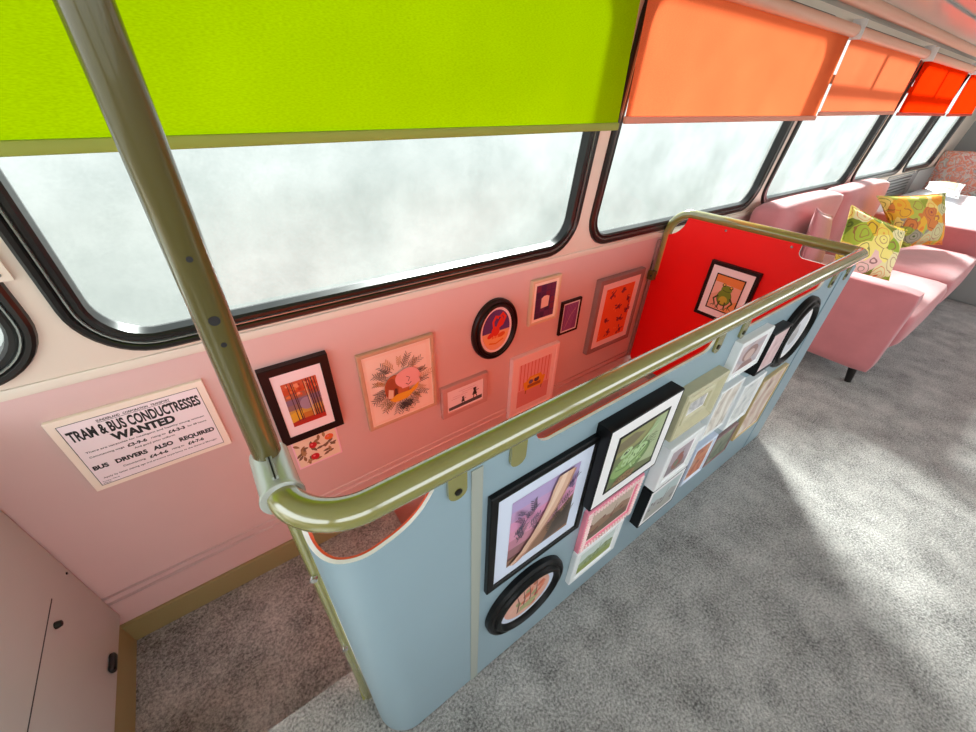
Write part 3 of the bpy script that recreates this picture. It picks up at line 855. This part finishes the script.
def art_lobster(A):
    A.ell(C(92, 56, 120), .5, .5, .5, .5, n=40)
    A.ell(C(240, 176, 130), .5, .5, .498, .498, n=26, a0=PI*1.02, a1=PI*1.98)
    A.poly(C(244, 176, 110), [(.06, .34), (.94, .40), (.86, .24), (.2, .16)])
    r = C(224, 54, 34)
    A.ell(r, .48, .48, .15, .12, .4); A.ell(r, .62, .66, .07, .16, -.5); A.ell(r, .30, .40, .13, .06, .5)
    A.stroke(r, [(.55, .55), (.72, .62), (.82, .78), (.72, .88), (.64, .80)], .03, .045)
    A.stroke(r, [(.42, .55), (.38, .72), (.48, .84), (.58, .80)], .025, .04)
    for i in range(5): A.stroke(r, [(.4+.04*i, .42), (.36+.06*i, .3)], .010)
    A.stroke(C(230, 120, 40), [(.25, .2), (.5, .16), (.78, .24)], .02); A.ell(C(226, 96, 40), .7, .36, .14, .06, .2)
picture('round dark frame with a red lobster on a purple ground', .726, .950, .400, .670, M['dkbrown'], .032, .026, M['pinkpaper'], art_lobster, .044, y=YW, group=GW, prof=rprof, oval=True, mount_in=.012)
def art_grid(A):
    A.rect(C(84, 40, 84), 0, 0, 1, 1)
    for i in range(4):
        for k in range(5):
            A.rect(C(*random.choice([(70, 32, 80), (100, 46, 84), (120, 40, 70), (60, 30, 70)])), i/4+.02, k/5+.015, (i+1)/4-.02, (k+1)/5-.015)
    A.poly(C(244, 206, 190), [(.3, .30), (.68, .32), (.70, .62), (.58, .66), (.42, .66), (.30, .60)])
picture('cream frame with a dark purple grid and a pale label shape', 1.013, 1.176, .497, .703, M['creamf'], .013, .018, M['creampaper'], art_grid, .026, y=YW, group=GW)
def art_violet(A):
    A.rect(C(130, 72, 130), 0, 0, 1, 1)
    for i in range(6): A.stroke(C(160, 104, 156), [(.1+.1*i, 0), (.3+.12*i, 1)], .012)
    A.stroke(C(190, 140, 150), [(.2, .1), (.5, .55), (.85, .8)], .012)
picture('smallest dark frame with a violet print and a thin white mount', 1.212, 1.337, .388, .558, M['dkbrown'], .010, .014, M['paper'], art_violet, .017, y=YW, group=GW)
def art_chair(A):
    A.rect(C(240, 180, 176), 0, 0, 1, 1); A.rect(C(226, 148, 140), 0, 0, 1, .40)
    for i in range(9): A.rect(C(222, 120, 112), .04+i*.108, .42, .07+i*.108, 1)
    y, d = C(232, 160, 40), C(170, 96, 30)
    y, d = C(240, 170, 44), C(170, 96, 30)
    A.poly(y, [(.22, .36), (.80, .36), (.86, .56), (.76, .58), (.70, .66), (.34, .66), (.27, .58), (.16, .56)])
    A.poly(d, [(.30, .40), (.72, .40), (.72, .47), (.30, .47)])
    for u in (.26, .76): A.stroke(d, [(u, .36), (u-.01, .28)], .012)
    A.ell(C(110, 100, 140), .40, .53, .07, .05); A.ell(C(90, 60, 80), .58, .54, .08, .06)
    A.ell(C(246, 200, 90), .5, .60, .14, .03)
picture('pale pink frame with a yellow armchair before striped wallpaper', .936, 1.224, .004, .357, M['palepink'], .018, .022, M['palepink'], art_chair, (.044, .050), y=YW, group=GW)
def art_cherub(A):
    A.rect(C(244, 104, 52), 0, 0, 1, 1)
    for u, v in ((.25, .86), (.62, .92), (.55, .60), (.86, .70), (.18, .40), (.72, .34), (.35, .14), (.80, .10), (.9, .48)):
        for i in range(7): A.leaf(C(*random.choice([(140, 44, 60), (110, 40, 70), (170, 60, 60)])), u+random.uniform(-.07, .07), v+random.uniform(-.04, .04), random.random()*6.28, .075, .03)
        A.ell(C(120, 40, 66), u, v, .045, .03, random.random()*3)
    for i in range(20): A.ell(C(255, 140, 80), random.random(), random.random(), .02, .012)
picture('large mauve frame with an orange print of dark sprigs beside the red panel', 1.434, 1.775, .208, .616, M['mauvef'], .026, .028, M['palepink'], art_cherub, (.062, .058), y=YW, group=GW)
# frog on the red end panel
def art_frog(A):
    A.rect(C(238, 176, 150), 0, 0, 1, 1)
    A.poly(C(236, 140, 70), [(0, .8), (1, .76), (1, 1), (0, 1)]); A.poly(C(246, 196, 176), [(0, .4), (.4, .6), (.3, .8), (0, .8)])
    A.poly(C(240, 156, 90), [(.6, 0), (1, 0), (1, .4), (.8, .3)])
    g, d, b = C(120, 150, 44), C(64, 72, 34), C(200, 180, 60)
    A.ell(d, .5, .40, .27, .25, .1); A.ell(g, .5, .41, .25, .235, .1); A.ell(b, .5, .32, .16, .12)
    A.ell(g, .50, .64, .20, .12); A.ell(d, .36, .75, .07, .05); A.ell(d, .64, .72, .07, .05); A.ell(C(240, 200, 90), .36, .76, .035, .028); A.ell(C(240, 200, 90), .64, .73, .035, .028)
    A.stroke(d, [(.36, .61), (.5, .58), (.64, .60)], .008)
    for s in (-1, 1):
        A.stroke(d, [(.5+s*.22, .42), (.5+s*.36, .30), (.5+s*.26, .16)], .03, .02)
        for i in range(3): A.stroke(d, [(.5+s*.26, .16), (.5+s*(.16+.12*i), .08)], .009)
        A.stroke(d, [(.5+s*.10, .28), (.5+s*.13, .10)], .02); 
        for i in range(3): A.stroke(d, [(.5+s*.13, .10), (.5+s*(.05+.07*i), .03)], .008)
picture('dark framed green frog picture hanging on the red end panel', 0, .215, 0, .262, M['dkbrown'], .016, .020, M['pinkpaper'], art_frog, (.048, .052), name='picture_frame', loc=(XE-.0005, .690, .462), rotz=-PI/2, inner=(M['dkbrown'], .005), mount_in=.003)

# ------------------------------------------------------------------ notice
x0, x1, z0, z1 = -.423, -.121, .450, .679
t = thing('wall_notice', 'white notice board advertising for tram and bus conductresses on the pink wall', 'sign', ((x0+x1)/2, YW, z0))
w, h = x1-x0, z1-z0
bm = B(); box(bm, -w/2, w/2, -.012, 0, 0, h, bev=.001, seg=1); finish('board', bm, M['creampaper'], t)
bm = B(); box(bm, -w/2+.016, w/2-.016, -.0126, -.0118, .014, h-.016); finish('print', bm, M['pinkpaper'], t)
bm = B(); sweep_rr(bm, -w/2+.016, w/2-.016, .014, h-.016, 0, 0, [(0, .0124), (0, .0130), (.0012, .0130), (.0012, .0124)]); finish('border', bm, M['lamin_dark'], t)
bm = B()
def U(u): return -w/2+u*w
def T(s, u0, u1, v0, v1, bold=0.): text_into(bm, s, U(u0), U(u1), v0*h, v1*h, -.0126, bold)
T('SUNDERLAND   CORPORATION   TRANSPORT', .27, .74, .865, .893, .02)
T('TRAM & BUS CONDUCTRESSES', .075, .925, .70, .84, .035)
T('WANTED', .29, .71, .575, .68, .05)
T('There are vacancies for intelligent and healthy young women', .10, .90, .520, .548, .01)
T('Commencing wage', .10, .32, .450, .478, .01); T('£3-9-6', .34, .47, .445, .490, .04); T('rising to', .50, .60, .450, .478, .01); T('£4-3-3', .62, .74, .445, .490, .04); T('for 48 hours', .76, .90, .455, .478, .01)
T('And good prior uniform', .37, .65, .390, .420, .01)
T('BUS   DRIVERS   ALSO   REQUIRED', .075, .925, .275, .345, .05)
T('Commencing', .24, .39, .205, .235, .01); T('£4-4-6', .42, .55, .200, .245, .04); T('rising to', .58, .67, .205, .235, .01); T('£4-7-6', .70, .82, .200, .245, .04)
T('Apply by letter stating age and previous experience to the General Manager', .09, .91, .140, .165, .005)
T('Transport Offices', .07, .18, .098, .112); T('March', .07, .12, .076, .090)
box(bm, U(.27), U(.74), -.0129, -.0126, .853*h, .857*h)
finish('lettering', bm, M['ink'], t, recalc=False)

# ------------------------------------------------------------------ sofa
def cushion_box(bm, x0, x1, y0, y1, z0, z1, r, puff=(0, 0, 0), seg=4):
    c = Vector(((x0+x1)/2, (y0+y1)/2, (z0+z1)/2)); hx, hy, hz = (x1-x0)/2, (y1-y0)/2, (z1-z0)/2
    bm2 = B(); box(bm2, x0, x1, y0, y1, z0, z1)
    bmesh.ops.subdivide_edges(bm2, edges=bm2.edges[:], cuts=9, use_grid_fill=True)
    for v in bm2.verts:
        d = v.co-c; u = Vector((d.x/hx, d.y/hy, d.z/hz))
        q = Vector((max(-hx+r, min(hx-r, d.x)), max(-hy+r, min(hy-r, d.y)), max(-hz+r, min(hz-r, d.z))))
        e = d-q
        if e.length > 1e-9: e = e.normalized()*r
        p = q+e
        fx = (1-u.y**2)*(1-u.z**2); fy = (1-u.x**2)*(1-u.z**2); fz = (1-u.x**2)*(1-u.y**2)
        p += Vector((puff[0]*fx*u.x, puff[1]*fy*u.y, puff[2]*fz*u.z))
        v.co = c+p
    me = bpy.data.meshes.new('tmp'); bm2.to_mesh(me); bm2.free(); bm.from_mesh(me); bpy.data.meshes.remove(me)
SX0, SX1 = 2.665, 4.84
S = thing('sofa', 'pink velvet two seat sofa with black legs under the far windows', 'sofa', (SX0, .6, 0))
def sp(name, m, fn, parent=None, **k):
    bm = B(); fn(bm)
    for v in bm.verts: v.co -= Vector((SX0, .6, 0))
    return finish(name, bm, m, parent or S, smooth=True, angle=k.get('angle', 1.2))
xm = (SX0+SX1)/2-.02
sp('base', M['velvet'], lambda b: cushion_box(b, SX0+.10, SX1-.10, .20, 1.02, .15, .30, .02))
sp('arm', M['velvet'], lambda b: cushion_box(b, SX0, SX0+.145, .165, 1.0, .125, .585, .028, (.004, 0, .006)))
sp('arm', M['velvet'], lambda b: cushion_box(b, SX1-.145, SX1, .165, 1.0, .125, .585, .028, (.004, 0, .006)))
sp('seat_cushion', M['velvet'], lambda b: cushion_box(b, SX0+.147, xm-.001, .145, .88, .225, .435, .05, (0, .01, .014)))
sp('seat_cushion', M['velvet'], lambda b: cushion_box(b, xm+.001, SX1-.147, .145, .88, .225, .435, .05, (0, .01, .014)))
def back(x0, x1):
    def f(b):
        cushion_box(b, x0, x1, .87, 1.045, .40, .835, .05, (0, .02, .012))
        for v in b.verts:
            v.co.y += (v.co.z-.45)*.02
    return f
sp('back_cushion', M['velvet'], back(SX0+.02, xm-.001))
sp('back_cushion', M['velvet'], back(xm+.001, SX1-.03))
for x in (SX0+.13, SX1-.13):
    for y, dy in ((.25, -.025), (.92, .025)):
        sp('leg', M['legblack'], lambda b: tube(b, [(x, y, .16), (x-.006 if x < 3 else x+.006, y+dy, .0)], [.026, .016], 14), angle=.8)

# cushions
def pillow(label, corners, m, puff=.075, n=14, group='cushions on the pink sofa', trim=None, nm='cushion', front=None):
    TL, TR, BR, BL = [Vector(c) for c in corners]
    cen = (TL+TR+BR+BL)/4
    nrm = (TR-TL).cross(BL-TL).normalized()   # towards viewer or away
    o = thing(nm, label, nm, cen, 0, group)
    bm = B()
    for s in (1, -1):
        g = []
        for i in range(n+1):
            row = []
            for k in range(n+1):
                u, v = i/n, k/n
                a, b_ = 2*u-1, 2*v-1
                # pinch the sides in a little
                uu = .5+.5*a*(1-.07*(1-b_*b_)); vv = .5+.5*b_*(1-.07*(1-a*a))
                p = TL*(1-uu)*(1-vv)+TR*uu*(1-vv)+BR*uu*vv+BL*(1-uu)*vv
                th = puff*((1-a**2)*(1-b_**2))**.42
                row.append(bm.verts.new(p-cen+nrm*s*th))
            g.append(row)
        for i in range(n):
            for k in range(n): bm.faces.new((g[i][k], g[i+1][k], g[i+1][k+1], g[i][k+1]))
    bmesh.ops.remove_doubles(bm, verts=bm.verts[:], dist=1e-5)
    finish('cover', bm, m, o, smooth=True)
    if front:
        up = 1 if nrm.z > 0 else -1
        bm = B(); g = [[bm.verts.new((TL*(1-u)*(1-v)+TR*u*(1-v)+BR*u*v+BL*(1-u)*v)-cen+nrm*up*(puff*((1-(2*u-1)**2)*(1-(2*v-1)**2))**.42+.004)) for v in [.2+.06*k for k in range(11)]] for u in [.2+.06*k for k in range(11)]]
        for i in range(10):
            for k in range(10): bm.faces.new((g[i][k], g[i+1][k], g[i+1][k+1], g[i][k+1]))
        finish('front_panel', bm, front, o, smooth=True)
    bm = B()
    ring = []
    def edge(A_, B_):
        for k in range(n):
            t_ = k/n; a = 2*t_-1
            p = A_*(1-t_)+B_*t_; p = p+(cen-p)*.07*(1-a*a)*.98
            ring.append(p-cen)
    edge(TL, TR); edge(TR, BR); edge(BR, BL); edge(BL, TL); ring.append(ring[0])
    tube(bm, ring, .004, 6, cap=False)
    finish('piping', bm, trim or m, o, smooth=True)
    return o

def floral_mat(name, base):
    """big retro blossoms: voronoi petals in rings over a leafy ground"""
    m, nt, b = new_mat(name)
    N = nt.nodes.new; L = nt.links.new
    tc = N('ShaderNodeTexCoord')
    ns = N('ShaderNodeTexNoise'); ns.inputs['Scale'].default_value = 9; ns.inputs['Detail'].default_value = 2
    L(tc.outputs['Object'], ns.inputs['Vector'])
    mixv = N('ShaderNodeMix'); mixv.data_type = 'VECTOR'; mixv.inputs[0].default_value = .06
    L(tc.outputs['Object'], mixv.inputs[4]); L(ns.outputs['Color'], mixv.inputs[5])
    vo = N('ShaderNodeTexVoronoi'); vo.inputs['Scale'].default_value = 12; L(mixv.outputs[1], vo.inputs['Vector'])
    sp_ = N('ShaderNodeSeparateColor'); L(vo.outputs['Color'], sp_.inputs['Color'])
    r1 = N('ShaderNodeValToRGB'); r1.color_ramp.interpolation = 'CONSTANT'
    e = r1.color_ramp.elements
    cols = base
    while len(e) < len(cols): e.new(.5)
    for i, c in enumerate(cols): e[i].position = i/len(cols); e[i].color = (*lin(c), 1)
    L(sp_.outputs['Red'], r1.inputs['Fac'])
    # ring lines and centres by distance
    r2 = N('ShaderNodeValToRGB'); r2.color_ramp.interpolation = 'CONSTANT'
    e = r2.color_ramp.elements
    stops = [(0, 1), (.12, 0), (.30, .55), (.36, 0), (.56, .75), (.60, 0)]
    while len(e) < len(stops): e.new(.5)
    for i, (p, v) in enumerate(stops): e[i].position = p; e[i].color = (v, v, v, 1)
    L(vo.outputs['Distance'], r2.inputs['Fac'])
    r3 = N('ShaderNodeValToRGB'); r3.color_ramp.interpolation = 'CONSTANT'
    e = r3.color_ramp.elements
    c3 = [(110, 40, 40), (226, 110, 30), (70, 84, 24), (150, 60, 60)]
    while len(e) < 4: e.new(.5)
    for i, c in enumerate(c3): e[i].position = i/4; e[i].color = (*lin(c), 1)
    L(sp_.outputs['Green'], r3.inputs['Fac'])
    mx = N('ShaderNodeMix'); mx.data_type = 'RGBA'
    L(r2.outputs['Color'], mx.inputs[0]); L(r1.outputs['Color'], mx.inputs[6]); L(r3.outputs['Color'], mx.inputs[7])
    L(mx.outputs[2], b.inputs['Base Color']); b.inputs['Roughness'].default_value = .8
    return m
FL1 = floral_mat('green_floral_cotton', [(150, 176, 40), (226, 190, 40), (246, 232, 130), (170, 190, 60), (238, 214, 90), (240, 200, 190), (120, 140, 40), (236, 226, 170)])
FL2 = floral_mat('orange_floral_cotton', [(226, 170, 40), (150, 160, 50), (206, 120, 50), (176, 184, 70), (236, 206, 110), (150, 140, 120), (226, 150, 30), (196, 190, 140)])
pillow('green and yellow floral cushion propped nearest on the pink sofa', [(3.17, .705, .838), (3.46, .455, .715), (3.27, .375, .460), (2.97, .60, .475)], FL1, puff=.065)
pillow('orange and olive floral cushion at the far end of the pink sofa', [(4.10, .80, .79), (4.63, .53, .81), (4.57, .37, .475), (4.18, .52, .475)], FL2)
pillow('plain pink velvet cushion tucked behind the green floral cushion', [(2.93, .80, .83), (3.34, .815, .74), (3.30, .735, .465), (2.83, .72, .48)], M['velvet'], puff=.036)

# ------------------------------------------------------------------ rear of the deck
Bd = thing('rear_bed', 'white made-up bed behind the sofa at the rear of the deck', 'bed', (4.95, .55, 0))
def bp_(name, m, x0, x1, y0, y1, z0, z1, r, puff=(0, 0, 0)):
    bm = B(); cushion_box(bm, x0-4.95, x1-4.95, y0-.55, y1-.55, z0, z1, r, puff)
    return finish(name, bm, m, Bd, smooth=True, angle=1.2)
bp_('bed_base', M['grey_wall'], 4.98, 7.28, -.38, 1.04, .0, .30, .02)
bp_('mattress', M['linen'], 4.98, 7.26, -.38, 1.04, .30, .50, .04)
dv = bp_('duvet', M['linen'], 4.95, 6.95, -.42, 1.03, .40, .585, .05, (0, 0, .02))
for v in dv.data.vertices:
    v.co.z += .008*math.sin(v.co.x*9+v.co.y*5)*(v.co.z > .5)
pillow('white pillow with a beige front lying on the rear bed', [(6.55, .92, .690), (6.75, .67, .685), (5.75, .56, .660), (6.2, .87, .660)], M['linen'], puff=.036, group=None, nm='pillow', front=M['beige'])
hb = thing('bench_back', 'coral and grey swirled fabric bench back across the rear of the deck', 'bench', (7.36, .3, 0))
FLR = ramp_mat('swirled_fabric', [(206, 204, 196), (170, 170, 164), (224, 128, 104), (226, 150, 128), (206, 204, 196), (216, 110, 96), (180, 176, 170)], scale=7.5, detail=2, rough=.8, dist=3.0)
bm = B(); cushion_box(bm, 0, .14, -1.5, .775, .42, .955, .04, (.01, 0, .0)); finish('back_pad', bm, FLR, hb, smooth=True)
bm = B(); box(bm, .02, .13, -1.5, .775, 0, .45); finish('base', bm, M['grey_wall'], hb)

# vent
v = thing('louvre_vent', 'black slatted vent low on the wall below the far windows', 'vent', (5.62, W-.001, .56))
bm = B(); sweep_rr(bm, 0, .95, 0, .215, .01, 3, [(0, 0), (0, .010), (.012, .010), (.012, 0)]); finish('frame', bm, M['grey_wall'], v)
bm = B(); box(bm, .01, .94, -.003, 0, .01, .205); finish('backing', bm, M['lamin_dark'], v)
for k in range(6):
    bm = B(); vs = box(bm, .012, .938, -.012, -.004, .018+.032*k, .032+.032*k)
    finish('slat', bm, M['grey_wall'], v)

# ------------------------------------------------------------------ light
w = bpy.data.worlds.new('World'); sc.world = w; w.use_nodes = True
nt = w.node_tree; bg = nt.nodes['Background']
tc = nt.nodes.new('ShaderNodeTexCoord'); sx = nt.nodes.new('ShaderNodeSeparateXYZ'); mr = nt.nodes.new('ShaderNodeMapRange')
mr.inputs[1].default_value = -1; mr.inputs[2].default_value = 1
r = nt.nodes.new('ShaderNodeValToRGB'); e = r.color_ramp.elements
e[0].position = 0; e[0].color = (.30, .31, .27, 1); e[1].position = 1; e[1].color = (.80, .92, 1.0, 1)
q = e.new(.40); q.color = (.32, .35, .31, 1); q = e.new(.53); q.color = (.92, .97, 1.0, 1)
nt.links.new(tc.outputs['Generated'], sx.inputs[0]); nt.links.new(sx.outputs['Z'], mr.inputs[0]); nt.links.new(mr.outputs[0], r.inputs['Fac']); nt.links.new(r.outputs['Color'], bg.inputs['Color'])
bg.inputs['Strength'].default_value = 3.6

sl = bpy.data.lights.new('sun', 'SUN'); sl.energy = 110; sl.angle = math.radians(15); sl.color = (1, .97, .94)
so = bpy.data.objects.new('sun', sl); COL.objects.link(so)
d = Vector((-.61, -.79, -.70)).normalized()
so.rotation_euler = d.to_track_quat('-Z', 'Y').to_euler(); so.location = (4, 4, 5)

# ------------------------------------------------------------------ camera
R = Matrix(((.811985, -.313427, .492386), (-.583057, -.47449, .659473), (.026936, -.822571, -.568025)))
cam = bpy.data.cameras.new('camera'); co = bpy.data.objects.new('camera', cam); COL.objects.link(co)
right = Vector((R[0][0], R[1][0], R[2][0])); down = Vector((R[0][1], R[1][1], R[2][1])); fwd = Vector((R[0][2], R[1][2], R[2][2]))
rot = Matrix((right, -down, -fwd)).transposed()
co.matrix_world = Matrix.Translation((0, 0, 1.3)) @ rot.to_4x4()
cam.sensor_width = 36; cam.lens = 36*387.07/976; cam.clip_start = .01
sc.camera = co

vs = sc.view_settings
vs.view_transform = 'Standard'; vs.look = 'None'; vs.exposure = 0.1; vs.gamma = 1; vs.use_curve_mapping = False
sc.display_settings.display_device = 'sRGB'
